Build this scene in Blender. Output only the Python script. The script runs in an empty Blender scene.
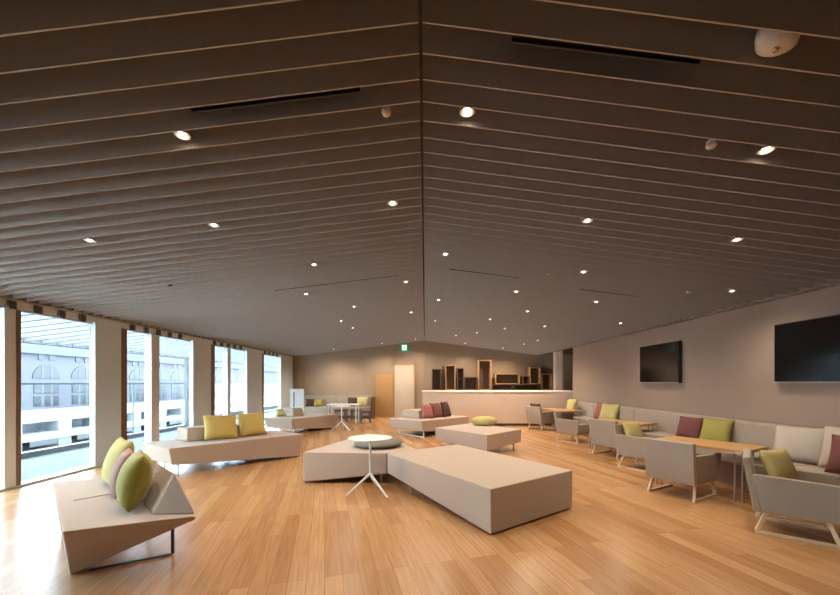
import bpy, bmesh, math, random
from mathutils import Vector, Matrix
random.seed(7)
scn = bpy.context.scene
col = scn.collection
R = math.radians

# ------------------------------------------------------------------ camera, sky, exposure
EYE = 1.35
cam_d = bpy.data.cameras.new('camera')
cam = bpy.data.objects.new('camera', cam_d); col.objects.link(cam)
cam.location = (0, 0, EYE); cam.rotation_euler = (R(90), 0, 0)
cam_d.sensor_width = 36.0; cam_d.sensor_fit = 'HORIZONTAL'
cam_d.lens = 36.0 * 375 / 840
cam_d.shift_x = -5 / 840; cam_d.shift_y = 85.5 / 840
cam_d.clip_start = 0.02; cam_d.clip_end = 300
scn.camera = cam

SKY = 20
LAMP = 74.0
wd = bpy.data.worlds.new('overcast_sky'); scn.world = wd
wd.use_nodes = True
bg = wd.node_tree.nodes['Background']
bg.inputs[0].default_value = (0.66, 0.84, 1.0, 1); bg.inputs[1].default_value = SKY

scn.view_settings.view_transform = 'Standard'
scn.view_settings.look = 'None'
scn.view_settings.gamma = 1.0
scn.view_settings.exposure = 0.0
scn.view_settings.use_curve_mapping = False

# ------------------------------------------------------------------ materials
def lin(h):
    h = h.lstrip('#'); o = []
    for i in (0, 2, 4):
        c = int(h[i:i+2], 16) / 255
        o.append(c / 12.92 if c <= .04045 else ((c + .055) / 1.055) ** 2.4)
    return tuple(o) + (1,)
def mat(name, hexc, rough=.6, metal=0.0, var=.06, scale=40.0, bump=0.0, spec=.5, sheen=0.0):
    m = bpy.data.materials.new(name); m.use_nodes = True
    nt = m.node_tree; b = nt.nodes['Principled BSDF']
    b.inputs['Roughness'].default_value = rough
    b.inputs['Metallic'].default_value = metal
    b.inputs['Specular IOR Level'].default_value = spec
    if sheen: b.inputs['Sheen Weight'].default_value = sheen
    c = lin(hexc)
    tc = nt.nodes.new('ShaderNodeTexCoord')
    nz = nt.nodes.new('ShaderNodeTexNoise'); nz.inputs['Scale'].default_value = scale; nz.inputs['Detail'].default_value = 4
    nt.links.new(tc.outputs['Object'], nz.inputs['Vector'])
    mx = nt.nodes.new('ShaderNodeMix'); mx.data_type = 'RGBA'
    mx.inputs[6].default_value = tuple(max(0, v * (1 - var)) for v in c[:3]) + (1,)
    mx.inputs[7].default_value = tuple(min(1, v * (1 + var)) for v in c[:3]) + (1,)
    nt.links.new(nz.outputs['Fac'], mx.inputs[0])
    nt.links.new(mx.outputs[2], b.inputs['Base Color'])
    if bump:
        bp = nt.nodes.new('ShaderNodeBump'); bp.inputs['Strength'].default_value = bump; bp.inputs['Distance'].default_value = .003
        n2 = nt.nodes.new('ShaderNodeTexNoise'); n2.inputs['Scale'].default_value = 260
        nt.links.new(tc.outputs['Object'], n2.inputs['Vector'])
        nt.links.new(n2.outputs['Fac'], bp.inputs['Height']); nt.links.new(bp.outputs['Normal'], b.inputs['Normal'])
    return m
def emis(name, hexc, st):
    m = bpy.data.materials.new(name); m.use_nodes = True
    b = m.node_tree.nodes['Principled BSDF']
    b.inputs['Base Color'].default_value = lin(hexc)
    b.inputs['Emission Color'].default_value = lin(hexc); b.inputs['Emission Strength'].default_value = st
    return m
def glass_mat():
    m = bpy.data.materials.new('window_glass'); m.use_nodes = True
    nt = m.node_tree; nt.nodes.clear()
    o = nt.nodes.new('ShaderNodeOutputMaterial'); t = nt.nodes.new('ShaderNodeBsdfTransparent'); g = nt.nodes.new('ShaderNodeBsdfGlossy')
    lw = nt.nodes.new('ShaderNodeLayerWeight'); lw.inputs[0].default_value = .5
    pw = nt.nodes.new('ShaderNodeMath'); pw.operation = 'POWER'; pw.inputs[1].default_value = 5
    f = nt.nodes.new('ShaderNodeMath'); f.operation = 'MULTIPLY_ADD'; f.inputs[1].default_value = .5; f.inputs[2].default_value = .02
    nt.links.new(lw.outputs['Facing'], pw.inputs[0]); nt.links.new(pw.outputs[0], f.inputs[0])
    x = nt.nodes.new('ShaderNodeMixShader')
    t.inputs[0].default_value = (.94, .965, .97, 1); g.inputs['Roughness'].default_value = .02
    nt.links.new(f.outputs[0], x.inputs[0]); nt.links.new(t.outputs[0], x.inputs[1]); nt.links.new(g.outputs[0], x.inputs[2])
    nt.links.new(x.outputs[0], o.inputs[0])
    return m
def floor_mat():
    m = bpy.data.materials.new('oak_floor'); m.use_nodes = True
    nt = m.node_tree; b = nt.nodes['Principled BSDF']; N = nt.nodes.new; K = nt.links.new
    tc = N('ShaderNodeTexCoord'); mp = N('ShaderNodeMapping')
    mp.inputs['Rotation'].default_value = (0, 0, R(-105))
    K(tc.outputs['Object'], mp.inputs['Vector'])
    br = N('ShaderNodeTexBrick')
    br.inputs['Color1'].default_value = lin('#bd9266'); br.inputs['Color2'].default_value = lin('#a07246')
    br.inputs['Mortar'].default_value = lin('#8d6236')
    br.inputs['Scale'].default_value = 1.0; br.inputs['Mortar Size'].default_value = .0018; br.inputs['Mortar Smooth'].default_value = .3
    br.inputs['Bias'].default_value = -.1
    br.inputs['Brick Width'].default_value = 1.35; br.inputs['Row Height'].default_value = .12
    br.offset = .37; br.offset_frequency = 3
    K(mp.outputs[0], br.inputs['Vector'])
    m2 = N('ShaderNodeMapping'); m2.inputs['Scale'].default_value = (1.2, 22, 1); K(mp.outputs[0], m2.inputs['Vector'])
    nz = N('ShaderNodeTexNoise'); nz.inputs['Scale'].default_value = 2.2; nz.inputs['Detail'].default_value = 6; K(m2.outputs[0], nz.inputs['Vector'])
    rp = N('ShaderNodeValToRGB'); rp.color_ramp.elements[0].position = .3; rp.color_ramp.elements[0].color = (.80, .76, .72, 1)
    rp.color_ramp.elements[1].position = .7; rp.color_ramp.elements[1].color = (1.08, 1.06, 1.05, 1)
    K(nz.outputs['Fac'], rp.inputs[0])
    mx = N('ShaderNodeMix'); mx.data_type = 'RGBA'; mx.blend_type = 'MULTIPLY'; mx.inputs[0].default_value = 1
    K(br.outputs['Color'], mx.inputs[6]); K(rp.outputs[0], mx.inputs[7]); K(mx.outputs[2], b.inputs['Base Color'])
    b.inputs['Roughness'].default_value = .26; b.inputs['Specular IOR Level'].default_value = .6
    return m
def panel_mat(name, hexc, period, hz=False):
    m = mat(name, hexc, .7, 0, .05, 3)
    nt = m.node_tree; b = nt.nodes['Principled BSDF']
    tc = nt.nodes.new('ShaderNodeTexCoord'); sp = nt.nodes.new('ShaderNodeSeparateXYZ'); nt.links.new(tc.outputs['Object'], sp.inputs[0])
    dv = nt.nodes.new('ShaderNodeMath'); dv.operation = 'DIVIDE'; dv.inputs[1].default_value = period
    nt.links.new(sp.outputs[2 if hz else 0], dv.inputs[0])
    fr = nt.nodes.new('ShaderNodeMath'); fr.operation = 'FRACT'; nt.links.new(dv.outputs[0], fr.inputs[0])
    lt = nt.nodes.new('ShaderNodeMath'); lt.operation = 'GREATER_THAN'; lt.inputs[1].default_value = .012; nt.links.new(fr.outputs[0], lt.inputs[0])
    bp = nt.nodes.new('ShaderNodeBump'); bp.inputs['Distance'].default_value = .01; nt.links.new(lt.outputs[0], bp.inputs['Height'])
    nt.links.new(bp.outputs[0], b.inputs['Normal'])
    return m

M = dict(
    floor=floor_mat(), glass=glass_mat(),
    wall=mat('taupe_plaster', '#927d6d', .85, 0, .03, 6), backwall=panel_mat('back_wall_boards', '#957e66', 1.2),
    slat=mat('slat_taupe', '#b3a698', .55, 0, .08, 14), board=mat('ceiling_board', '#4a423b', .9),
    edge=mat('edge_board_taupe', '#7a6f64', .6), white=mat('white_paint', '#d9d8d4', .55, 0, .02), outwhite=mat('darkened_outdoor_white', '#6e6f70', .7, 0, .03), column=mat('column_paint', '#d3dde3', .7, 0, .03, 5),  # outdoor white is darkened in colour so the strong sky does not bleach it
    brown=mat('brown_wood_stile', '#7a5637', .5, 0, .15, 20), alu=mat('pale_aluminium', '#b9bfbf', .4, .3, .03),
    darkgrey=mat('dark_grey_metal', '#4d5152', .5, .2, .05), black=mat('black_metal', '#161413', .5, 0, .05),
    steel=mat('brushed_steel', '#b0aca6', .3, .8, .04),
    fabric=mat('beige_wool', '#ad9886', .95, 0, .07, 90, .35, .2, .15), fabricd=mat('beige_wool_seam', '#75685a', .95, 0, .07, 90),
    chair=mat('grey_beige_wool', '#978878', .95, 0, .07, 90, .35, .2, .15),
    bench=mat('bench_wool', '#9c8d7e', .95, 0, .06, 90, .35, .2, .15),
    olive=mat('olive_velvet', '#938a38', .85, 0, .12, 60, .3, .2, .3), lime=mat('yellow_green_cotton', '#948848', .9, 0, .1, 60, .3, .2),
    straw=mat('straw_yellow_cotton', '#b3a46c', .9, 0, .1, 60, .3, .2),
    mustard=mat('mustard_cotton', '#bba05c', .9, 0, .12, 60, .3, .2), mauve=mat('dusty_mauve_cotton', '#a48277', .9, 0, .1, 60, .3, .2),
    burg=mat('burgundy_cotton', '#6e4540', .9, 0, .12, 60, .3, .2), rose=mat('dusty_rose_cotton', '#945c58', .9, 0, .12, 60, .3, .2),
    dbrown=mat('dark_brown_cotton', '#4b382c', .9, 0, .12, 60, .3, .2), pearl=mat('pale_grey_cotton', '#b3a596', .9, 0, .06, 60, .3, .2),
    greycush=mat('slate_grey_wool', '#77746c', .95, 0, .08, 60, .3, .2),
    oak=mat('oak_table', '#b48a58', .45, 0, .14, 18), palewood=mat('pale_ash_legs', '#c9ae8b', .5, 0, .1, 25), boxwood=mat('box_oak', '#a98358', .5, 0, .14, 18),
    boxdark=mat('dark_stained_box', '#5c4839', .6, 0, .12, 18), plinth=mat('bench_plinth_oak_shaded', '#6b4e34', .5, 0, .14, 18),  # plinth oak darkened, shade under the tables put into its colour
    counter=mat('counter_laminate', '#c6ad98', .55, 0, .03, 4), ctop=mat('counter_top', '#efe6d8', .4, 0, .02),
    door=mat('cream_door', '#bfae9a', .55, 0, .03), screen=mat('tv_glass', '#06060a', .12, 0, 0), slatwood=panel_mat('slatted_oak', '#b3905e', .09),
    deck=mat('darkened_concrete', '#424648', .8, 0, .08, 8), facade=mat('darkened_white_stone', '#4f4e54', .9, 0, .04, 2), pane=mat('facade_pane', '#14161b', .3, 0, .1, 1),  # house and balcony colours darker than real, holding down the bright view outside
    lens=emis('lamp_lens', '#fff1d8', 9), refl=mat('lamp_reflector', '#c9b49a', .25, .8), exitg=emis('exit_green', '#4a8566', .35), exitw=emis('exit_white', '#e8ffe8', 1.3),
    dome=mat('detector_plastic', '#dccbb8', .45, 0, .02), deckglass=None)
M['deckglass'] = M['glass']

# ------------------------------------------------------------------ mesh helpers
def link(name, bm, m, parent=None, loc=None, bevel=0.0, smooth=False, seg=2):
    me = bpy.data.meshes.new(name)
    bmesh.ops.recalc_face_normals(bm, faces=bm.faces[:])
    if smooth:
        for f in bm.faces: f.smooth = True
    bm.to_mesh(me); bm.free()
    me.materials.append(m)
    o = bpy.data.objects.new(name, me); col.objects.link(o)
    if parent: o.parent = parent
    if loc: o.location = loc
    if bevel:
        b = o.modifiers.new('soft_edge', 'BEVEL'); b.width = bevel; b.segments = seg; b.limit_method = 'ANGLE'; b.angle_limit = R(25)
        for p in me.polygons: p.use_smooth = True
        w = o.modifiers.new('even_normals', 'WEIGHTED_NORMAL'); w.keep_sharp = True
    return o
def box(bm, x0, y0, z0, x1, y1, z1):
    v = [bm.verts.new((x, y, z)) for z in (z0, z1) for y in (y0, y1) for x in (x0, x1)]
    for f in ((0, 1, 3, 2), (4, 6, 7, 5), (0, 4, 5, 1), (2, 3, 7, 6), (0, 2, 6, 4), (1, 5, 7, 3)): bm.faces.new([v[i] for i in f])
    return v
def B(*boxes):
    bm = bmesh.new()
    for b in boxes: box(bm, *b)
    return bm
def hexa(bm, bot, top):            # two rings of points, bottom and top
    n = len(bot)
    a = [bm.verts.new(p) for p in bot]; c = [bm.verts.new(p) for p in top]
    bm.faces.new(a[::-1]); bm.faces.new(c)
    for i in range(n): bm.faces.new((a[i], a[(i+1) % n], c[(i+1) % n], c[i]))
def tube(bm, p, q, r, n=10, r2=None):
    p = Vector(p); q = Vector(q); d = (q - p).normalized()
    u = d.orthogonal().normalized(); w = d.cross(u)
    r2 = r if r2 is None else r2
    a = [bm.verts.new(p + (u*math.cos(t) + w*math.sin(t))*r) for t in [2*math.pi*i/n for i in range(n)]]
    c = [bm.verts.new(q + (u*math.cos(t) + w*math.sin(t))*r2) for t in [2*math.pi*i/n for i in range(n)]]
    bm.faces.new(a[::-1]); bm.faces.new(c)
    for i in range(n): bm.faces.new((a[i], a[(i+1) % n], c[(i+1) % n], c[i]))
def bar(bm, p, q, w, h):           # a square-section bar from p to q
    p = Vector(p); q = Vector(q); d = (q - p).normalized()
    u = d.cross(Vector((0, 0, 1)))
    u = u.normalized() if u.length > .01 else Vector((1, 0, 0))
    t = u.cross(d)
    ring = [(u*a*w/2 + t*b*h/2) for a, b in ((-1, -1), (1, -1), (1, 1), (-1, 1))]
    hexa(bm, [p + r for r in ring], [q + r for r in ring])
def lathe(bm, prof, n=24, sx=1, sy=1):
    rings = []
    for r, z in prof:
        if r < 1e-6: rings.append([bm.verts.new((0, 0, z))])
        else: rings.append([bm.verts.new((sx*r*math.cos(2*math.pi*i/n), sy*r*math.sin(2*math.pi*i/n), z)) for i in range(n)])
    for a, b in zip(rings, rings[1:]):
        for i in range(n):
            j = (i + 1) % n
            if len(a) == 1 and len(b) == 1: continue
            if len(a) == 1: bm.faces.new((a[0], b[i], b[j]))
            elif len(b) == 1: bm.faces.new((a[i], a[j], b[0]))
            else: bm.faces.new((a[i], a[j], b[j], b[i]))
def tag(o, label=None, cat=None, group=None, kind=None):
    if label: o['label'] = label
    if cat: o['category'] = cat
    if group: o['group'] = group
    if kind: o['kind'] = kind
    return o
def thing(name, label, cat, loc=(0, 0, 0), rz=0, group=None):
    o = bpy.data.objects.new(name, None); col.objects.link(o)
    o.location = loc; o.rotation_euler = (0, 0, rz); o.empty_display_size = .2
    return tag(o, label, cat, group)
def struct(name, bm, m, parent=None, label=None, **k):
    o = link(name, bm, m, parent, **k)
    if not parent: o['kind'] = 'structure'
    if label: o['label'] = label
    return o
def copy_tree(o, parent=None):
    c = o.copy(); col.objects.link(c)
    if parent: c.parent = parent
    for ch in list(o.children): copy_tree(ch, c)
    return c

# ------------------------------------------------------------------ room shell
XL, XR, YF, YB = -5.25, 4.62, 14.9, -4.0          # left glass line, right wall, far wall, wall behind the camera
RIDGE, SL, SR = 3.03, .122, .128                   # underside of the slats at the ridge and the two pitches
XM = -.022                                          # the ridge stands a little left of the camera
def roof(x): return RIDGE - (SL * (XM - x) if x < XM else SR * (x - XM))

struct('floor', B((-5.55, YB, -.2, 7.2, YF + .2, 0)), M['floor'], label='oak plank floor of the lounge')

def sheared(x0, x1, y0, y1, zoff0, zoff1):
    bm = bmesh.new()
    hexa(bm, [(x0, y0, roof(x0)+zoff0), (x1, y0, roof(x1)+zoff0), (x1, y1, roof(x1)+zoff0), (x0, y1, roof(x0)+zoff0)],
         [(x0, y0, roof(x0)+zoff1), (x1, y0, roof(x1)+zoff1), (x1, y1, roof(x1)+zoff1), (x0, y1, roof(x0)+zoff1)])
    return bm
H_SLAT, T_SLAT, Y0, DY = .20, .008, 1.742, .1638
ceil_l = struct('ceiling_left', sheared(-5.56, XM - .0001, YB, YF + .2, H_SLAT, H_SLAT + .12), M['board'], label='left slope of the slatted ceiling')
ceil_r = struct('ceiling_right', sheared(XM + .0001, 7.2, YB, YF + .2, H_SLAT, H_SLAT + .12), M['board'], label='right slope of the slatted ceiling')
struct('trim_ridge', B((XM - .05, YB + .01, RIDGE + .325, XM + .05, YF - .01, RIDGE + .40)), M['board'], label='dark ridge line of the ceiling')
for side, (xa, xb), par in (('l', (-5.162, XM - .010), ceil_l), ('r', (XM + .010, XR - .102), ceil_r), ):
    proto = None
    for k in range(-5, 81):
        y = Y0 + k * DY
        if proto is None:
            proto = link('slat', sheared(xa, xb, 0, T_SLAT, 0, H_SLAT - .004), M['slat'], par, (0, y, 0))
        else:
            c = proto.copy(); c.location = (0, y, 0); c.parent = par; col.objects.link(c)

struct('trim_perimeter', sheared(XR - .10, XR - .03, YB + .11, YF - .01, -.002, H_SLAT - .005), M['edge'], label='edge board where the slats end before the right wall')
struct('trim_perimeter.001', sheared(-5.23, -5.164, YB + .11, YF - .01, -.002, H_SLAT - .005), M['edge'], label='edge board where the slats end above the windows')
# right wall, with its lounge side face at XR, ending where the servery recess begins
YRE = 11.72
def wallpoly(pts, axis, a, b):     # extrude an outline: axis 'x' -> pts are (y,z), axis 'y' -> pts are (x,z)
    bm = bmesh.new()
    f = (lambda p, t: (t, p[0], p[1])) if axis == 'x' else (lambda p, t: (p[0], t, p[1]))
    hexa(bm, [f(p, a) for p in pts], [f(p, b) for p in pts])
    return bm
zr = roof(XR + .2)
struct('wall_right', wallpoly([(YB, 0), (YRE, 0), (YRE, zr + .19), (YB, zr + .19)], 'x', XR, XR + .25), M['wall'], label='taupe plaster wall with the two screens')
struct('wall_far', wallpoly([(-5.4, 0), (7.0, 0), (7.0, roof(7.0) + .19), (0, RIDGE + .19), (-5.4, roof(-5.4) + .19)], 'y', YF, YF + .2), M['backwall'], label='taupe boarded wall at the far end')
struct('wall_servery', B((6.8, YRE, 0, 7.0, YF - .002, roof(6.8) + .22)), M['wall'])
struct('wall_servery.001', wallpoly([(4.90, 0), (6.798, 0), (6.798, roof(6.798) + .22), (4.90, roof(4.90) + .22)], 'y', YRE + .002, YRE + .15), M['wall'])
struct('wall_rear', wallpoly([(-5.4, 0), (XR, 0), (XR, roof(XR) + .19), (0, RIDGE + .19), (-5.4, roof(-5.4) + .19)], 'y', YB, YB + .1), M['wall'])
struct('trim_servery', B((4.55, 13.05, 0, 4.79, 13.3, roof(4.84) + .1)), M['door'], label='slim pale column behind the counter')

# left glass front: columns, windows with stile, mullion and panes
zt, zg = roof(XL) + .16, 2.29                     # top of the wall, head of the glass
def win(n, y0, y1, stile, mull, label):
    root = struct(f'window_{n}', B((XL - .16, y0, 0, XL, y1, .03)), M['alu'], label=label)          # sill track
    struct('head_rail', B((XL - .10, y0, zg, XL - .05, y1, zg + .03)), M['alu'], root)
    if stile: struct('stile', B((XL - .12, stile[0], .03, XL, stile[1], zg)), M['brown'], root, label='brown wooden stile')
    ys = [stile[1] if stile else y0]
    for a, b in mull:
        struct('mullion', B((XL - .14, a, .03, XL - .01, b, zg)), M['white'], root)
        ys += [a, b]
    ys.append(y1)
    for i in range(0, len(ys), 2):
        struct('pane', B((XL - .085, ys[i], .03, XL - .075, ys[i+1], zg)), M['glass'], root)
    return root
struct('wall_left', B((XL - .09, YB, 0, XL, .25, zt)), M['column'])
win(6, .25, 3.1, None, [(1.7, 1.85)], 'glazing left of the camera')
win(1, 3.1, 5.97, None, [(4.69, 4.825)], 'tall nearest window at the left edge of the picture')
struct('trim_1', B((XL - .12, 4.827, .03, XL, 4.875, zg)), M['brown'], label='brown wooden stile beside the nearest mullion')
struct('wall_left.001', B((XL - .09, 5.97, 0, XL, 6.48, zt)), M['column'], label='pale column between the first two windows')
win(2, 6.48, 8.49, (6.48, 6.61), [(7.21, 7.43)], 'second window from the camera, behind the long sofa')
struct('wall_left.002', B((XL - .09, 8.49, 0, XL, 9.20, zt)), M['column'])
win(3, 9.20, 11.06, (9.20, 9.37), [(9.99, 10.15)], 'third window from the camera')
struct('wall_left.003', B((XL - .09, 11.06, 0, XL, 12.08, zt)), M['column'])
win(4, 12.08, 13.67, (12.08, 12.23), [], 'narrow window nearest the far wall')
struct('wall_left.004', B((XL - .09, 13.67, 0, XL, YF, zt)), M['column'])
hd = struct('trim_left', B(*[(XL - .15, a, zg + .031, XL - .005, b, zt) for a, b in ((.252, 5.968), (6.482, 8.488), (9.202, 11.058), (12.082, 13.668))]), M['white'], label='pale header strip above the glass')
y = 4.05
while y < 13.6:
    if any(a < y and y + .1 < b for a, b in ((.3, 5.9), (6.5, 8.4), (9.25, 11.0), (12.1, 13.6))):
        struct('slat_socket', B((XL - .004, y, zg + .0, XL + .03, y + .09, zg + .10)), M['darkgrey'], hd)
    y += 2 * DY

# ------------------------------------------------------------------ outside: balcony, canopy, the house across the street
struct('balcony_floor', B((-7.45, YB, -.2, -5.552, 26, -.02)), M['deck'], label='grey balcony floor outside the glass')
t = thing('glass_balustrade', 'glass balustrade with dark kerb and handrail along the balcony edge', 'railing', (-7.33, 0, -.02))
link('kerb', B((-.07, YB, 0, .07, 26, .10)), M['darkgrey'], t)
link('handrail', B((-.025, YB, 1.34, .025, 26, 1.37)), M['darkgrey'], t)
link('glass_sheet', B((-.006, YB, .10, .006, 26, 1.34)), M['glass'], t)
for y in (.8, 3.6, 6.5, 9.44, 12.4, 15.2): link('post', B((-.04, y, .10, -.015, y + .02, 1.34)), M['darkgrey'], t)
for n, y in enumerate((3.0, 11.3)):
    tag(link('canopy_post', B((-7.25, y, -.02, -7.17, y + .08, 2.06)), M['darkgrey']),
        ('dark thin post on the balcony holding the canopy, outside the nearest window', 'dark thin post on the balcony holding the canopy, seen through the second window')[n], 'post')
t = thing('balcony_canopy', 'white slatted canopy over the balcony outside the windows', 'canopy', (0, 0, 0))
def under(x0, x1, y0, y1, a, b): return sheared(x0, x1, y0, y1, a, b)
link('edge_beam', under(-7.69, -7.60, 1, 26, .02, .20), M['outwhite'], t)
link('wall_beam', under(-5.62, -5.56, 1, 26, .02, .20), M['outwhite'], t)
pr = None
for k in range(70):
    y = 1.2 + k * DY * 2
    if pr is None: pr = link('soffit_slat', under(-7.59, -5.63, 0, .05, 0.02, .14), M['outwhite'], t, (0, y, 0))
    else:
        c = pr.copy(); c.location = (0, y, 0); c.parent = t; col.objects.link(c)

XB = -32.0
t = thing('town_house', 'long white stone house with rows of arched windows across the street', 'building', (XB, 0, -6))
link('facade_wall', B((-6, 4, 0, 0, 90, 11.0)), M['facade'], t)
link('cornice', B((0, 4, 9.75, .35, 90, 10.05)), M['facade'], t)
link('string_course', B((0, 4, 5.05, .2, 90, 5.3)), M['facade'], t)
def arch(bm, w, h, x):
    n = 10; pts = []
    for i in range(n + 1):
        a = math.pi * i / n; pts.append((w * math.cos(a), h * math.sin(a)))
    hexa(bm, [(0, p[0], p[1]) for p in pts], [(x, p[0], p[1]) for p in pts])
NB = 18
for k in range(NB):
    yc = 31.7 + (k - 5) * 3.33
    wa = bmesh.new(); arch(wa, 1.15, 1.18, .05)
    o = link('arched_window', wa, M['pane'], t, (0, yc, 7.75))
    for q in (-.46, .27): link('glazing_bar', B((.045, q, .0, .065, q + .19, 1.08)), M['facade'], o)
    for z in (6.5, 5.42):
        o = link('window', B((0, -1.05, 0, .05, 1.05, .85)), M['pane'], t, (0, yc, z))
        for q in (-.48, .28): link('glazing_bar', B((.045, q, 0, .065, q + .2, .85)), M['facade'], o)
    for q in (-.7, .2): link('attic_window', B((0, q, 0, .05, q + .5, .45)), M['pane'], t, (0, yc, 9.25))
t = thing('terrace_block', 'low white terraced block with ribbon windows in front of the stone house', 'building', (-21, 0, -6))
link('upper_terrace', B((-6, 2, 0, 0, 60, 5.5)), M['facade'], t)
for k, z in enumerate((5.62, 4.75, 3.9)):
    link('parapet', B((0, 2, z - .32, .9 + k * .5, 60, z)), M['outwhite'], t)
for k in range(13): link('pier', B((0, 0, 2.9, .97, .75, 5.28)), M['outwhite'], t, (0, 4.9 + k * 2.6, 0))
for k in range(12):
    for z in (4.05, 3.2):
        o = link('ribbon_window', B((0, 0, 0, .95 if z > 4 else 1.45, 1.5, .32)), M['pane'], t, (0.02, 6 + k * 2.6, z + .02))
tag(link('street', B((-60, -10, -6.4, -7.5, 110, -6.05)), M['deck']), kind='structure')

# ------------------------------------------------------------------ faceted sofas and ottomans
def cushion_bm(w=.46, h=.44, t=.15, n=14):
    bm = bmesh.new(); g = {}
    for s in (1, -1):
        for i in range(n + 1):
            for j in range(n + 1):
                u, v = 2*i/n - 1, 2*j/n - 1
                e = max(0, (1 - u*u) * (1 - v*v))
                x = u * w/2 * (1 - .07*(1 - v*v)); z = v * h/2 * (1 - .07*(1 - u*u)) + h/2
                if e == 0 and s == -1: g[s, i, j] = g[1, i, j]
                else: g[s, i, j] = bm.verts.new((x, s * t/2 * e**.42, z))
    for s in (1, -1):
        for i in range(n):
            for j in range(n): bm.faces.new((g[s, i, j], g[s, i+1, j], g[s, i+1, j+1], g[s, i, j+1]))
    return bm
def cushion(m, loc, yaw, lean, label, w=.46, h=.44, t=.15, roll=0, group=None):
    """yaw: heading (degrees, 0 = +X) the cushion's face looks to; lean: degrees it leans back from upright"""
    o = link('cushion', cushion_bm(w, h, t), m, None, loc, smooth=True)
    o.rotation_euler = (Matrix.Rotation(R(yaw + 90), 3, 'Z') @ Matrix.Rotation(R(-lean), 3, 'X') @ Matrix.Rotation(R(roll), 3, 'Y')).to_euler()
    return tag(o, label, 'cushion', group)

def wedge_sofa(loc, d, label, L=2.06, W=.95, lift=.17, back=(.364, 1.60), back_h=.63, skew=-.13):
    """long faceted sofa: near end lifted on a sled leg, far end resting on the floor; d = heading of its length"""
    ang = math.atan2(d[1], d[0])
    t = thing('sofa', label, 'sofa', (loc[0], loc[1], 0), ang)
    bm = bmesh.new()
    hexa(bm, [(.05, .04, lift), (L - .05, .05, .012), (L - .05 + skew, W - .07, .012), (.05 + skew, W - .05, lift)],
         [(0, 0, .42), (L, 0, .42), (L + skew, W, .42), (skew, W, .42)])
    link('seat_body', bm, M['fabric'], t, bevel=.012)
    bm = bmesh.new(); a, b = back
    hexa(bm, [(a, .49, .423), (b, .49, .423), (b, W - .02, .423), (a - .06, W - .02, .423)],
         [(a + .015, .53, back_h), (b - .06, .53, back_h - .01), (b - .06, W - .11, back_h - .01), (a - .04, W - .09, back_h)])
    link('backrest', bm, M['fabric'], t, bevel=.015)
    bm = bmesh.new()
    for v in (.10, W - .14): bar(bm, (.14, v, .0), (.14, v, lift + .01), .012, .03)
    bar(bm, (.14, .09, .006), (.14, W - .13, .006), .03, .012)
    link('sled_leg', bm, M['steel'], t)
    return t
wedge_sofa((-3.63, 5.31), (1.387, 1.53), 'long faceted beige sofa by the windows with two mustard cushions', back=(.364, 1.62), L=2.10)
wedge_sofa((-3.44, 9.69), (.855, 1.45), 'faceted beige sofa far left beside the white panel', L=1.74, back=(.46, .86), back_h=.66, lift=.15)
wedge_sofa((-.06, 9.18), (1.29, 1.29), 'faceted beige sofa in front of the counter with rose and brown cushions', L=1.85, W=1.15, back=(.36, 1.5), lift=.155)

# nearest sofa at the left: seat side faces the windows
t = thing('sofa', 'nearest faceted beige sofa by the glass with a tilted triangular back', 'sofa', (-2.266, 2.34, 0))
lv = Vector((-.724, .69, 0)); ov = Vector((-2.266, 2.34, 0))
def S(x, y, z): return Vector((x, y, z)) - ov
P0, P1 = S(-2.266, 2.34, .42), S(-1.605, 2.625, .42); T0 = S(-2.49, 2.63, .0)
P3, P2 = P0 + lv*1.74, P1 + lv*1.70; T3 = T0 + lv*1.08
bm = bmesh.new()
v = {k: bm.verts.new(p) for k, p in dict(P0=P0, P1=P1, P2=P2, P3=P3, T0=T0, T3=T3, Q1=P1 - Vector((0, 0, .03)), Q2=P2 - Vector((0, 0, .03))).items()}
for f in (('P0', 'P1', 'P2', 'P3'), ('P0', 'T0', 'Q1', 'P1'), ('P3', 'P2', 'Q2', 'T3'), ('P0', 'P3', 'T3', 'T0'), ('T0', 'T3', 'Q2', 'Q1'), ('P1', 'Q1', 'Q2', 'P2')):
    bm.faces.new([v[i] for i in f])
link('seat_body', bm, M['fabric'], t, bevel=.012)
bm = bmesh.new()
b0, b1, ap = S(-1.92, 2.645, .423), S(-1.62, 2.65, .423), S(-1.835, 2.75, .688)
hexa(bm, [b0, b1, ap], [b0 + lv*1.5, b1 + lv*1.5, ap + lv*1.42])
link('backrest', bm, M['fabric'], t, bevel=.010)
bm = bmesh.new()
q0, q1 = S(-2.42, 2.70, .008), S(-1.985, 2.95, .008)
bar(bm, q0, q1, .022, .010); bar(bm, q1, q1 + Vector((0, 0, .34)), .022, .010)
link('sled_leg', bm, M['darkgrey'], t); bm = bmesh.new()
q2, q3 = q0 + lv*.8, q1 + lv*.95
bar(bm, q2, q3, .022, .010); bar(bm, q3, q3 + Vector((0, 0, .34)), .022, .010)
link('sled_leg', bm, M['darkgrey'], t)
bm = bmesh.new()
m0 = P0 + lv*.80 + Vector((.69, .724, 0))*.10
bar(bm, m0 + Vector((0, 0, .001)), m0 + Vector((.62*.36, .785*.36, .001)), .010, .004)
link('seat_seam', bm, M['fabricd'], t)

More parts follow.
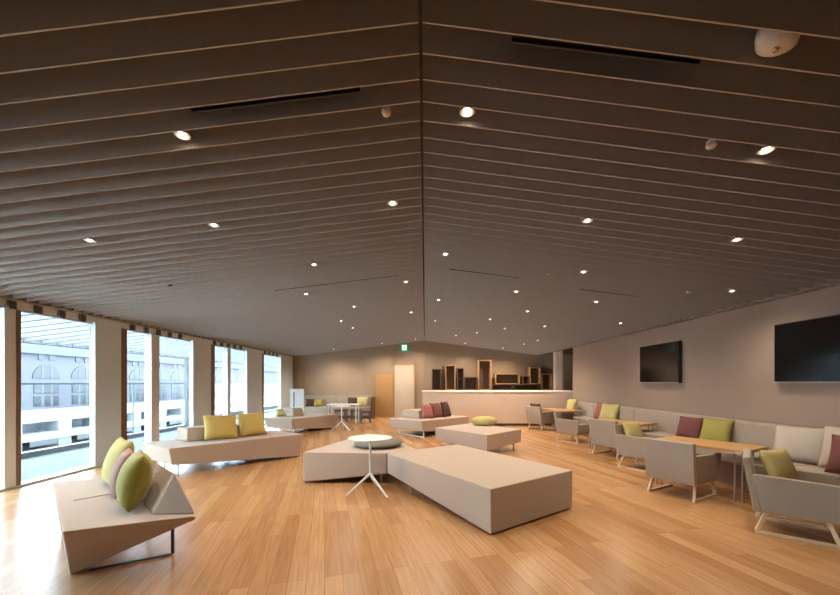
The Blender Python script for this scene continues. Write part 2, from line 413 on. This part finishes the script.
def prism_ottoman(pts, zb, label, legs=(), name='ottoman', inset=.006):
    """faceted upholstered block: pts = plan corners, zb = height of the underside at each corner"""
    o0 = Vector((pts[0][0], pts[0][1], 0)); c = sum((Vector((p[0], p[1], 0)) for p in pts), Vector()) / len(pts)
    t = thing(name, label, 'ottoman', tuple(o0))
    bm = bmesh.new()
    low = [Vector((p[0], p[1], z)) + (c - Vector((p[0], p[1], 0))).normalized()*inset for p, z in zip(pts, zb)]
    hexa(bm, [p - o0 for p in low], [Vector((p[0], p[1], .42)) - o0 for p in pts])
    link('upholstered_block', bm, M['fabric'], t, bevel=.014)
    for x, y, h in legs:
        link('leg', B((x - .014 - o0.x, y - .006 - o0.y, 0, x + .014 - o0.x, y + .006 - o0.y, h)), M['steel'], t)
    return t
prism_ottoman([(.579, 3.29), (1.582, 4.01), (.498, 5.70), (-.505, 4.98)], (.015, .015, .155, .155),
              'large beige block ottoman in the middle foreground', [(-.18, 4.53, .14), (.50, 5.45, .155)])
prism_ottoman([(-1.644, 5.05), (-.515, 4.98), (-.12, 5.27), (-.37, 5.91), (-1.05, 6.95)], (.012, .14, .15, .13, .05),
              'beige wedge ottoman carrying the round grey cushion', [(-.60, 5.12, .15)])
prism_ottoman([(1.118, 6.71), (1.955, 7.58), (1.045, 8.69), (.2085, 7.82)], (.13, .155, .15, .15),
              'square beige ottoman with a yellow pouf cushion in front of the counter', [(1.80, 7.62, .18), (1.12, 7.2, .15), (.55, 7.85, .17), (1.03, 8.5, .17)], inset=.012)

def pouf(m, loc, r, h, label, sx=1, sy=1):
    bm = bmesh.new()
    lathe(bm, [(0, 0), (r*.72, .004), (r*.93, h*.24), (r, h*.46), (r*.95, h*.68), (r*.75, h*.9), (r*.35, h), (0, h)], 32, sx, sy)
    return tag(link('cushion', bm, m, None, loc, smooth=True), label, 'cushion')
pouf(M['greycush'], (-.69, 5.52, .423), .36, .115, 'round flat slate grey cushion lying on the wedge ottoman')
pouf(M['straw'], (1.31, 8.28, .423), .28, .19, 'plump yellow cushion lying on the square ottoman', 1, .8)

# cushions on the nearest sofa
cushion(M['olive'], (-2.225, 2.80, .425), -140, 13, 'olive green cushion at the near end of the nearest sofa', .42, .41, .21)
cushion(M['mauve'], (-2.545, 3.08, .425), -140, 15, 'dusty mauve cushion between two green ones on the nearest sofa', .34, .38, .15)
cushion(M['straw'], (-2.84, 3.37, .425), -131, 17, 'pale yellow green cushion at the far end of the nearest sofa', .46, .43, .18)
# two on the long sofa
cushion(M['mustard'], (-3.32, 6.13, .425), -42, 22, 'mustard cushion leaning on the long sofa, left one of the pair', .52, .43, .16, 3)
cushion(M['mustard'], (-3.00, 6.58, .425), -46, 22, 'mustard cushion leaning on the long sofa, right one of the pair', .46, .43, .16, -2)
cushion(M['straw'], (-3.92, 10.42, .423), -60, 50, 'straw yellow cushion lying on the far left sofa', .42, .30, .14)
# three on the sofa by the counter
cushion(M['rose'], (.09, 9.79, .425), -50, 25, 'dusty rose cushion on the sofa before the counter', .38, .40, .15, 6)
cushion(M['burg'], (.36, 10.06, .425), -48, 24, 'wine red cushion between rose and brown ones before the counter', .38, .42, .15)
cushion(M['dbrown'], (.64, 10.32, .425), -30, 20, 'dark brown cushion on the sofa before the counter', .40, .44, .16)

# tripod side tables
def tripod_table(loc, rz, label, r=.265, h=.69):
    t = thing('side_table', label, 'table', loc, R(rz), 'white tripod side tables')
    bm = bmesh.new(); lathe(bm, [(0, h - .018), (r - .01, h - .018), (r, h - .010), (r, h - .003), (r - .006, h), (0, h)], 40)
    link('table_top', bm, M['white'], t, smooth=False)
    bm = bmesh.new(); tube(bm, (0, 0, .24), (0, 0, h - .018), .016, 14); link('column', bm, M['white'], t)
    for k in range(3):
        a = 2*math.pi*k/3; bm = bmesh.new()
        tube(bm, (0, 0, .25), (.29*math.cos(a), .29*math.sin(a), .012), .016, 12, .011)
        link('leg', bm, M['white'], t)
    return t
tripod_table((-.665, 4.55, 0), -38, 'white round tripod side table in front of the wedge ottoman')
tripod_table((-2.39, 10.75, 0), -30, 'white round tripod side table beside the far left sofa', .25)

# ------------------------------------------------------------------ lounge at the far left
t = thing('bench_sofa', 'long beige wall bench in the far left corner of the lounge', 'bench', (-4.9, 14.15, 0))
link('seat', B((0, 0, .12, 2.85, .50, .44)), M['bench'], t, bevel=.02)
link('backrest', B((0, .5, .12, 1.42, .72, .86)), M['bench'], t, bevel=.02)
link('backrest', B((1.43, .5, .12, 2.85, .72, .86)), M['bench'], t, bevel=.02)
link('plinth', B((.02, .06, 0, 2.83, .7, .12)), M['boxdark'], t)
link('end_panel', B((2.86, -.02, 0, 2.93, .73, .80)), M['boxdark'], t)
cushion(M['dbrown'], (-4.42, 14.44, .445), -90, 14, 'dark brown cushion at the left end of the far wall bench', .36, .30, .13)
cushion(M['lime'], (-4.12, 14.42, .445), -90, 14, 'green cushion on the far wall bench beside a brown one', .34, .28, .13)
cushion(M['dbrown'], (-2.80, 14.44, .445), -90, 14, 'dark brown cushion right of centre on the far wall bench', .38, .36, .14)
cushion(M['straw'], (-2.42, 14.42, .445), -90, 14, 'pale yellow cushion at the right end of the far wall bench', .44, .38, .14)
t = thing('lounge_table', 'white rectangular table in front of the far wall bench', 'table', (-3.3, 12.5, 0))
link('table_top', B((0, 0, .60, 1.05, .62, .63)), M['white'], t, bevel=.005)
for x, y in ((.04, .04), (.97, .04), (.04, .55), (.97, .55)): link('leg', B((x, y, 0, x + .035, y + .035, .60)), M['white'], t)
def stool(loc, label, w=.42, rz=0):
    t = thing('stool', label, 'stool', loc, R(rz))
    link('seat', B((-w/2, -.2, .34, w/2, .2, .42)), M['boxdark'], t, bevel=.015)
    for sx in (-1, 1):
        for sy in (-1, 1):
            bm = bmesh.new(); bar(bm, (sx*(w/2 - .03), sy*.17, 0), (sx*(w/2 - .05), sy*.15, .34), .03, .03); link('leg', bm, M['darkgrey'], t)
stool((-2.98, 13.35, 0), 'dark low stool behind the left half of the white table')
stool((-2.45, 13.3, 0), 'dark low stool behind the right end of the white table', .36)
stool((-2.02, 12.75, 0), 'dark low stool standing right of the white table', .36, 12)

t = thing('folding_screen', 'white freestanding panel behind the far left sofa', 'panel', (-4.19, 11.9, 0), R(2))
link('panel', B((-.10, 0, .05, .34, .04, 1.16)), M['white'], t, bevel=.004)
link('foot', B((-.12, -.14, 0, .36, .18, .05)), M['white'], t)
t = thing('stand', 'thin dark post standing in front of the white panel', 'stand', (-4.06, 11.62, 0))
bm = bmesh.new(); lathe(bm, [(0, 0), (.11, 0), (.11, .012), (.02, .02), (0, .02)], 20); link('base', bm, M['darkgrey'], t)
bm = bmesh.new(); tube(bm, (0, 0, .02), (0, 0, 1.06), .018); link('post', bm, M['darkgrey'], t)

# far wall: slatted wood screen, cream door, exit sign
t = thing('slatted_screen', 'slatted oak panel standing against the far wall left of the door', 'panel', (-1.62, 14.83, 0))
link('panel', B((-.34, .0, .0, .34, .04, 1.68)), M['slatwood'], t)
pr = None
for k in range(8):
    x = -.34 + k * .088
    if pr is None: pr = link('batten', B((0, -.03, 0, .05, 0, 1.70)), M['oak'], t, (x, 0, 0))
    else:
        c = pr.copy(); c.location = (x, 0, 0); c.parent = t; col.objects.link(c)
d = struct('door_1', B((-1.20, YF - .045, .005, -.44, YF - .003, 2.06)), M['door'], label='cream door in the far wall')
struct('door_frame', B((-1.27, YF - .06, 0, -1.205, YF - .003, 2.13), (-.435, YF - .06, 0, -.39, YF - .003, 2.13), (-1.27, YF - .06, 2.065, -.39, YF - .003, 2.13)), M['boxwood'], d)
bm = bmesh.new(); tube(bm, (-1.12, YF - .10, 1.0), (-1.0, YF - .10, 1.0), .012); tube(bm, (-1.12, YF - .10, 1.0), (-1.12, YF - .045, 1.0), .012)
struct('door_handle', bm, M['steel'], d)
t = thing('exit_sign', 'small lit green and white exit sign above the cream door', 'sign', (-.82, YF - .005, 2.75))
link('housing', B((-.20, -.06, -.16, .20, 0, .16)), M['exitg'], t)
bm = B((-.085, -.066, -.10, .0, -.061, .10), (.0, -.066, -.10, .085, -.061, .10))
link('pictogram_panel', bm, M['exitw'], t)
bm = bmesh.new()
for i in range(1):
    box(bm, -.015, -.070, .045, .015, -.067, .075); box(bm, -.02, -.070, -.03, .02, -.067, .04); box(bm, -.055, -.070, .0, -.02, -.067, .02)
    box(bm, .02, -.070, .015, .05, -.067, .035); box(bm, -.045, -.070, -.085, -.02, -.067, -.03); box(bm, .012, -.070, -.075, .045, -.067, -.03)
link('running_figure', bm, M['exitg'], t)

# ------------------------------------------------------------------ counter and the box shelves behind it
t = thing('service_counter', 'long pale counter with a bright white top at the back', 'counter', (-.08, 11.76, 0))
link('body', B((0, .03, .08, 4.86, .66, 1.06)), M['counter'], t)
link('worktop', B((-.02, 0, 1.06, 4.865, .70, 1.105)), M['ctop'], t, bevel=.006)
link('plinth', B((.03, .07, 0, 4.85, .62, .08)), M['boxdark'], t)
t = thing('back_counter', 'dark low cabinet run against the wall behind the counter', 'cabinet', (.25, 14.3, 0))
link('body', B((0, .02, 0, 4.3, .58, 1.04)), M['boxdark'], t)
link('worktop', B((-.02, 0, 1.04, 4.32, .585, 1.08)), M['boxwood'], t)
def open_box(x0, x1, z0, z1, label, frame='boxdark', inner='boxdark', d=.34, th=.03, shelves=(), y=14.42):
    t = thing('shelf_box', label, 'shelf', ((x0 + x1)/2, y, z0), 0, 'display boxes on the back counter')
    w, h = (x1 - x0)/2, z1 - z0
    link('frame', B((-w, 0, 0, -w + th, d, h), (w - th, 0, 0, w, d, h), (-w + th, 0, 0, w - th, d, th), (-w + th, 0, h - th, w - th, d, h)), M[frame], t)
    link('back_panel', B((-w + th, d - .02, th, w - th, d, h - th)), M[inner], t)
    for s in shelves: link('shelf', B((-w + th, .02, s, w - th, d - .02, s + .02)), M[frame], t)
def zz(py): return 1.35 + (383 - py) * .03845
def xx(px): return (px - 425) * .03845
for a in (
    (432, 441, 1.082, 369, 'dark upright display box at the far left end of the back counter', 'boxdark', 'boxdark'),
    (445.5, 455.5, 1.082, 365, 'tall dark display box second from the left on the back counter', 'boxwood', 'boxdark'),
    (457, 464, 1.082, 368, 'slim dark box of two compartments on the back counter', 'boxdark', 'boxdark'),
    (464.5, 477.5, 1.082, 377, 'wide low dark box left of the tall oak frame', 'boxdark', 'boxdark'),
    (478.5, 491.5, 1.082, 360, 'tallest oak framed display box on the back counter', 'boxwood', 'boxdark'),
    (492, 513, 1.082, 384, 'long flat dark box under the wide oak one', 'boxdark', 'boxdark'),
    (495.5, 520, zz(384)+.002, 373.5, 'wide oak display box stacked on the long flat dark one', 'boxwood', 'boxdark'),
    (514.5, 541, 1.082, 384, 'long flat dark box under the oak frame at the right', 'boxdark', 'boxdark'),
    (522.5, 529, zz(384)+.002, 376, 'smallest dark box beside the oak frame at the right', 'boxdark', 'boxdark'),
    (530, 540.8, zz(384)+.002, 367, 'upright oak framed box stacked on a flat dark one', 'boxwood', 'boxdark'),
    (541.8, 552.5, 1.082, 373.5, 'dark box with oak rim at the right end of the back counter', 'boxwood', 'boxdark')):
    x0, x1, z0, py, lab, f, i = a
    z1 = zz(py)
    open_box(xx(x0), xx(x1), z0, z1, lab, f, i, shelves=((z1 - z0)*.48,) if 'two compartments' in lab else ())
t = thing('upright_rail', 'thin dark upright between the two left display boxes', 'post', (xx(443.2), 14.55, 1.082))
link('rail', B((-.03, 0, 0, .03, .05, zz(366) - 1.082)), M['boxdark'], t)

# ------------------------------------------------------------------ right side: wall bench, tables, chairs
t = thing('wall_bench', 'long beige upholstered bench along the right wall', 'bench', (0, 0, 0))
YE = [.3, 2.2, 4.1, 6.0, 7.9, 9.8, 11.66]
for a, b in zip(YE, YE[1:]):
    link('seat_pad', B((3.95, a + .004, .31, 4.40, b - .004, .45)), M['bench'], t, bevel=.025)
    link('back_pad', B((4.40, a + .004, .24, 4.60, b - .004, .82)), M['bench'], t, bevel=.025)
link('plinth', B((4.06, .3, 0, 4.398, 11.66, .305), ), M['plinth'], t)

bc = [(M['straw'], 10.75, 4.14, 'pale yellow cushion at the far end of the wall bench', .46, .46, -172, 15),
      (M['rose'], 9.05, 4.20, 'dusty rose cushion on the wall bench behind a yellow one', .44, .44, -165, 18),
      (M['straw'], 8.60, 4.16, 'yellow green cushion on the wall bench beside a rose one', .46, .46, -150, 24),
      (M['burg'], 6.02, 4.20, 'burgundy cushion on the wall bench left of a yellow green one', .40, .37, -160, 20),
      (M['lime'], 5.45, 4.18, 'yellow green cushion on the wall bench right of a burgundy one', .41, .40, -155, 22),
      (M['pearl'], 4.22, 4.20, 'large pale grey cushion on the wall bench', .50, .43, -150, 22),
      (M['pearl'], 3.78, 4.24, 'pale grey cushion on the wall bench at the right edge of the picture', .46, .46, -165, 14),
      (M['burg'], 3.57, 4.08, 'dark red cushion in front of a pale one at the right edge', .42, .40, -160, 20)]
for m, y, x, lab, w, h, yaw, lean in bc: cushion(m, (x, y, .455), yaw, lean, lab, w, h, .15)

DV, NV = Vector((.51, -.86, 0)), Vector((.86, .51, 0))
def bench_table(x, y, label, L=1.12, W=.58):
    t = thing('dining_table', label, 'table', (x, y, 0), math.atan2(DV.y, DV.x), 'oak tables along the wall bench')
    link('table_top', B((0, 0, .565, L, W, .60)), M['oak'], t, bevel=.004)
    for u in (.05, L - .06):
        for w in (.06, W - .06):
            bm = bmesh.new(); tube(bm, (u, w, 0), (u, w, .5645), .011, 8); tube(bm, (u + (.07 if u < .5 else -.07), w, .0), (u + (.07 if u < .5 else -.07), w, .5645), .011, 8); box(bm, *(min(u, u + (.07 if u < .5 else -.07)), w - .008, .55, max(u, u + (.07 if u < .5 else -.07)), w + .008, .5645))
            link('leg', bm, M['steel'], t)
    return t
bench_table(3.01, 5.02, 'oak table along the wall bench, nearest the camera', 1.04, .62)
bench_table(3.30, 7.68, 'oak table along the wall bench, middle one of three', 1.1)
bench_table(3.35, 10.95, 'oak table along the wall bench, farthest one nearest the counter', 1.1, .55)

def make_chair(label):
    t = thing('armchair', label, 'chair', (0, 0, 0), 0, 'low upholstered armchairs')
    bm = bmesh.new(); hexa(bm, [(-.23, -.22, .20), (.23, -.22, .20), (.23, .25, .20), (-.23, .25, .20)], [(-.23, -.22, .39), (.23, -.22, .39), (.23, .26, .41), (-.23, .26, .41)])
    link('seat', bm, M['chair'], t, bevel=.02)
    bm = bmesh.new(); hexa(bm, [(-.27, -.28, .19), (.27, -.28, .19), (.27, -.222, .19), (-.27, -.222, .19)], [(-.29, -.36, .67), (.29, -.36, .67), (.29, -.30, .68), (-.29, -.30, .68)])
    link('backrest', bm, M['chair'], t, bevel=.012)
    for s in (-1, 1):
        bm = bmesh.new()
        a, b = s*.232, s*.27; c, d = s*.245, s*.295
        hexa(bm, [(a, -.221, .19), (b, -.221, .19), (b, .27, .19), (a, .27, .19)], [(c, -.29, .53), (d, -.29, .53), (d, .31, .51), (c, .31, .51)])
        link('armrest', bm, M['chair'], t, bevel=.012)
        bm = bmesh.new()
        x = s*.25
        bar(bm, (x, -.27, .012), (x, .27, .012), .028, .024)
        bar(bm, (x, -.255, .02), (x*.92, -.19, .20), .028, .030)
        bar(bm, (x, .255, .02), (x*.92, .19, .20), .028, .030)
        link('sled_leg', bm, M['palewood'], t)
    bm = bmesh.new(); bar(bm, (-.236, -.19, .185), (.236, -.19, .185), .03, .025); bar(bm, (-.236, .19, .185), (.236, .19, .185), .03, .025)
    link('cross_rail', bm, M['palewood'], t)
    return t
spots = [(3.137, 4.584, -59.8, 'grey beige armchair with its back to us at the nearest oak table'),
         (3.36, 3.41, -131.3, 'nearest grey beige armchair at the right edge holding an olive cushion'),
         (3.47, 5.95, -148, 'grey beige armchair holding a yellow cushion at the far end of the nearest oak table'),
         (3.55, 7.05, -62, 'grey beige armchair with its back to us at the middle oak table'),
         (3.46, 8.70, -146, 'grey beige armchair holding a dark brown cushion beyond the middle oak table'),
         (3.385, 10.93, -60, 'farthest grey beige armchair by the counter with a dark cushion on top')]
ch0 = None
for x, y, a, lab in spots:
    if ch0 is None: ch0 = c = make_chair(lab)
    else: c = copy_tree(ch0); c['label'] = lab
    c.location = (x, y, 0); c.rotation_euler = (0, 0, R(a))
def on_chair(i, m, lab, w=.40, h=.38, back=-.12, lean=18, z=.405, side=0, turn=0):
    x, y, a, _ = spots[i]; f = Vector((-math.sin(R(a)), math.cos(R(a)), 0)); r = Vector((f.y, -f.x, 0))
    p = Vector((x, y, z)) + f*back + r*side
    cushion(m, p, a + 90 + turn, lean, lab, w, h, .13)
on_chair(1, M['straw'], 'olive yellow cushion leaning in the nearest armchair', .36, .34, -.05, 20, side=.0, turn=-32)
on_chair(2, M['straw'], 'straw yellow cushion in the armchair beyond the nearest oak table', .38, .33, turn=-10)
on_chair(4, M['dbrown'], 'dark brown cushion in the armchair beyond the middle oak table', .36, .28)
on_chair(5, M['dbrown'], 'dark brown cushion showing above the back of the farthest armchair', .40, .38, -.14)

# two wall screens
def tv(y0, y1, z0, z1, label):
    t = thing('television', label, 'television', (XR - .002, (y0 + y1)/2, z0), 0, 'wall screens')
    w, h = (y1 - y0)/2, z1 - z0
    link('casing', B((-.075, -w, 0, -.02, w, h)), M['black'], t, bevel=.003)
    link('screen', B((-.079, -w + .012, .018, -.0755, w - .012, h - .012)), M['screen'], t)
    link('lower_bezel', B((-.081, -w, 0, -.0755, w, .016)), M['steel'], t)
    link('wall_bracket', B((-.02, -.2, .2, 0, .2, .5)), M['black'], t)
tv(3.54, 4.88, 1.35, 2.105, 'large black wall screen at the right edge of the picture')
tv(6.72, 7.93, 1.35, 2.11, 'black wall screen on the right wall, farther from the camera')

# ------------------------------------------------------------------ ceiling fittings
G = 'recessed spotlights between the ceiling slats'
def yk(k): return Y0 + (k + .5) * DY + T_SLAT/2
def downlight(x, k, label, aim=(0, 0), e=1.0):
    y = yk(k); z = roof(x) - (.036 if k > 15 else .018 if k > 5 else 0)
    t = thing('downlight', label, 'ceiling light', (x, y, z), 0, G)
    bm = bmesh.new(); lathe(bm, [(.044, .20), (.048, .20), (.048, .03), (.040, .03), (.038, .06), (.038, .20)], 20); link('housing', bm, M['steel'], t)
    bm = bmesh.new(); lathe(bm, [(.038, .05), (.020, .085)], 20); link('reflector', bm, M['refl'], t, smooth=True)
    bm = bmesh.new(); lathe(bm, [(0, .022), (.012, .024), (.017, .030), (.019, .045), (.019, .06), (0, .06)], 20); link('lens', bm, M['lens'], t)
    ld = bpy.data.lights.new('spot_lamp', 'SPOT'); ld.energy = LAMP * e; ld.color = (1.0, .85, .67)
    ld.spot_size = R(150); ld.spot_blend = 1.0; ld.shadow_soft_size = .035
    lo = bpy.data.objects.new('spot_lamp', ld); col.objects.link(lo); lo.parent = t; lo.location = (0, 0, .012)
    lo.rotation_euler = (R(aim[1]), R(aim[0]), 0)
DL = [
 (.26, 3, 'glaring spotlight just right of the ceiling ridge, nearest the camera'),
 (-1.50, 3, 'bright spotlight in the nearest row, left of the ridge'),
 (2.11, 3, 'bright tilted spotlight in the nearest row at the upper right'),
 (-3.10, 10, 'bright spotlight over the nearest sofa at the far left of the ceiling'),
 (-1.95, 10, 'spotlight in the second row, second from the left'),
 (-.30, 10, 'spotlight in the second row just left of the ridge'),
 (1.50, 10, 'spotlight in the second row over the block ottoman'),
 (2.88, 10, 'spotlight in the second row nearest the right wall'),
 (-1.41, 18, 'spotlight in the third row left of the ridge'),
 (.26, 18, 'spotlight in the third row just right of the ridge'),
 (2.02, 18, 'spotlight in the third row right of the block ottoman'),
 (3.91, 18, 'spotlight in the third row over the wall bench'),
 (-1.93, 26, 'faint spotlight in the fourth row at the left'),
 (-.31, 26, 'spotlight in the fourth row just left of the ridge'),
 (1.48, 26, 'spotlight in the fourth row right of the ridge'),
 (2.78, 26, 'spotlight in the fourth row over the middle oak table'),
 (-1.40, 34, 'spotlight in the fifth row left of the ridge'),
 (.27, 34, 'spotlight in the fifth row just right of the ridge'),
 (2.02, 34, 'spotlight in the fifth row, between ridge and right wall'),
 (3.86, 34, 'spotlight in the fifth row beside the right wall'),
 (-1.95, 42, 'spotlight in the sixth row at the left'),
 (-.32, 42, 'spotlight in the sixth row just left of the ridge'),
 (1.51, 42, 'spotlight in the sixth row right of the ridge'),
 (2.78, 42, 'spotlight in the sixth row toward the right wall'),
 (2.06, 48, 'spotlight in the seventh row before the counter'),
 (.27, 49, 'spotlight in the seventh row just right of the ridge'),
 (-1.9, 49, 'spotlight in the seventh row at the left'),
 (1.52, 56, 'spotlight in the eighth row close to the counter'),
 (3.3, 56, 'spotlight in the eighth row over the farthest armchair'),
 (1.0, 63, 'spotlight right above the counter, left one of two'),
 (3.2, 63, 'spotlight right above the counter, right one of two'),
 (-3.4, 74, 'spotlight washing the far wall above the corner bench'),
 (-1.6, 74, 'spotlight washing the far wall above the slatted oak panel'),
 (-.35, 74, 'spotlight washing the far wall above the cream door'),
 (1.5, 74, 'spotlight washing the wall over the display boxes, left'),
 (2.9, 74, 'spotlight washing the wall over the display boxes, right'),
]
for x, k, lab in DL: downlight(x, k, lab, e=.75 if k == 3 else 2.7 if k == 74 else 2.2 if k >= 56 else 1.6 if k >= 48 or x < -3 else 1.0)

def head(x, k, label, m='dome'):
    t = thing('sprinkler', label, 'sprinkler', (x, yk(k), roof(x)), 0, 'small ceiling sprinkler heads')
    bm = bmesh.new(); tube(bm, (0, 0, .05), (0, 0, .195), .010); link('pipe', bm, M['black'], t)
    bm = bmesh.new(); lathe(bm, [(0, 0), (.024, .006), (.030, .02), (.024, .045), (.012, .055), (0, .055)], 16); link('cap', bm, M[m], t, smooth=True)
head(-.24, 3, 'small round sprinkler head just left of the ridge')
head(1.77, 3, 'small round sprinkler head beside the tilted upper right spotlight')
head(1.68, 20, 'small sprinkler head far back right of the ridge')
head(3.59, 20, 'small sprinkler head over the right wall bench')
head(-3.36, 19, 'dark sprinkler head over the long window sofa', 'darkgrey')
t = thing('smoke_detector', 'round white detector between slats at the upper right corner', 'detector', (1.555, yk(-1), roof(1.555) - .008), 0)
t.rotation_euler = (0, math.atan(SR), 0)
bm = bmesh.new(); lathe(bm, [(0, .012), (.055, .014), (.078, .03), (.084, .06), (.084, .09), (0, .09)], 36, 1, .78); link('cover', bm, M['dome'], t, smooth=True)
bm = bmesh.new(); lathe(bm, [(0, .002), (.012, .004), (.014, .012), (0, .013)], 14); link('sensor', bm, M['refl'], t, smooth=True)
bm = bmesh.new(); tube(bm, (0, 0, .09), (0, 0, .21), .03); link('base', bm, M['white'], t)
SLOT = [(-1.32, -.36, 2, 'dark air slot between near slats left of the ridge'), (.41, 1.31, -.0, 'dark air slot between near slats right of the ridge'),
        (-2.3, -.38, 24, 'dark air slot between slats midway back left of the ridge'), (.34, 1.36, 22, 'dark air slot between slats midway back right of the ridge'),
        (2.30, 3.15, 23, 'dark air slot between slats over the right hand tables')]
for x0, x1, k, lab in SLOT:
    y = yk(k)
    t = thing('air_slot', lab, 'air vent', ((x0 + x1)/2, y, roof((x0 + x1)/2)), 0, 'linear air slots in the ceiling')
    t.rotation_euler = (0, math.atan(SL) * (-1 if x0 < 0 else 1), 0)
    w = (x1 - x0)/2
    link('duct', B((-w, -.070, .022, w, -.012, .19)), M['black'], t); link('blade', B((-w, -.043, .004, w, -.037, .022)), M['black'], t)
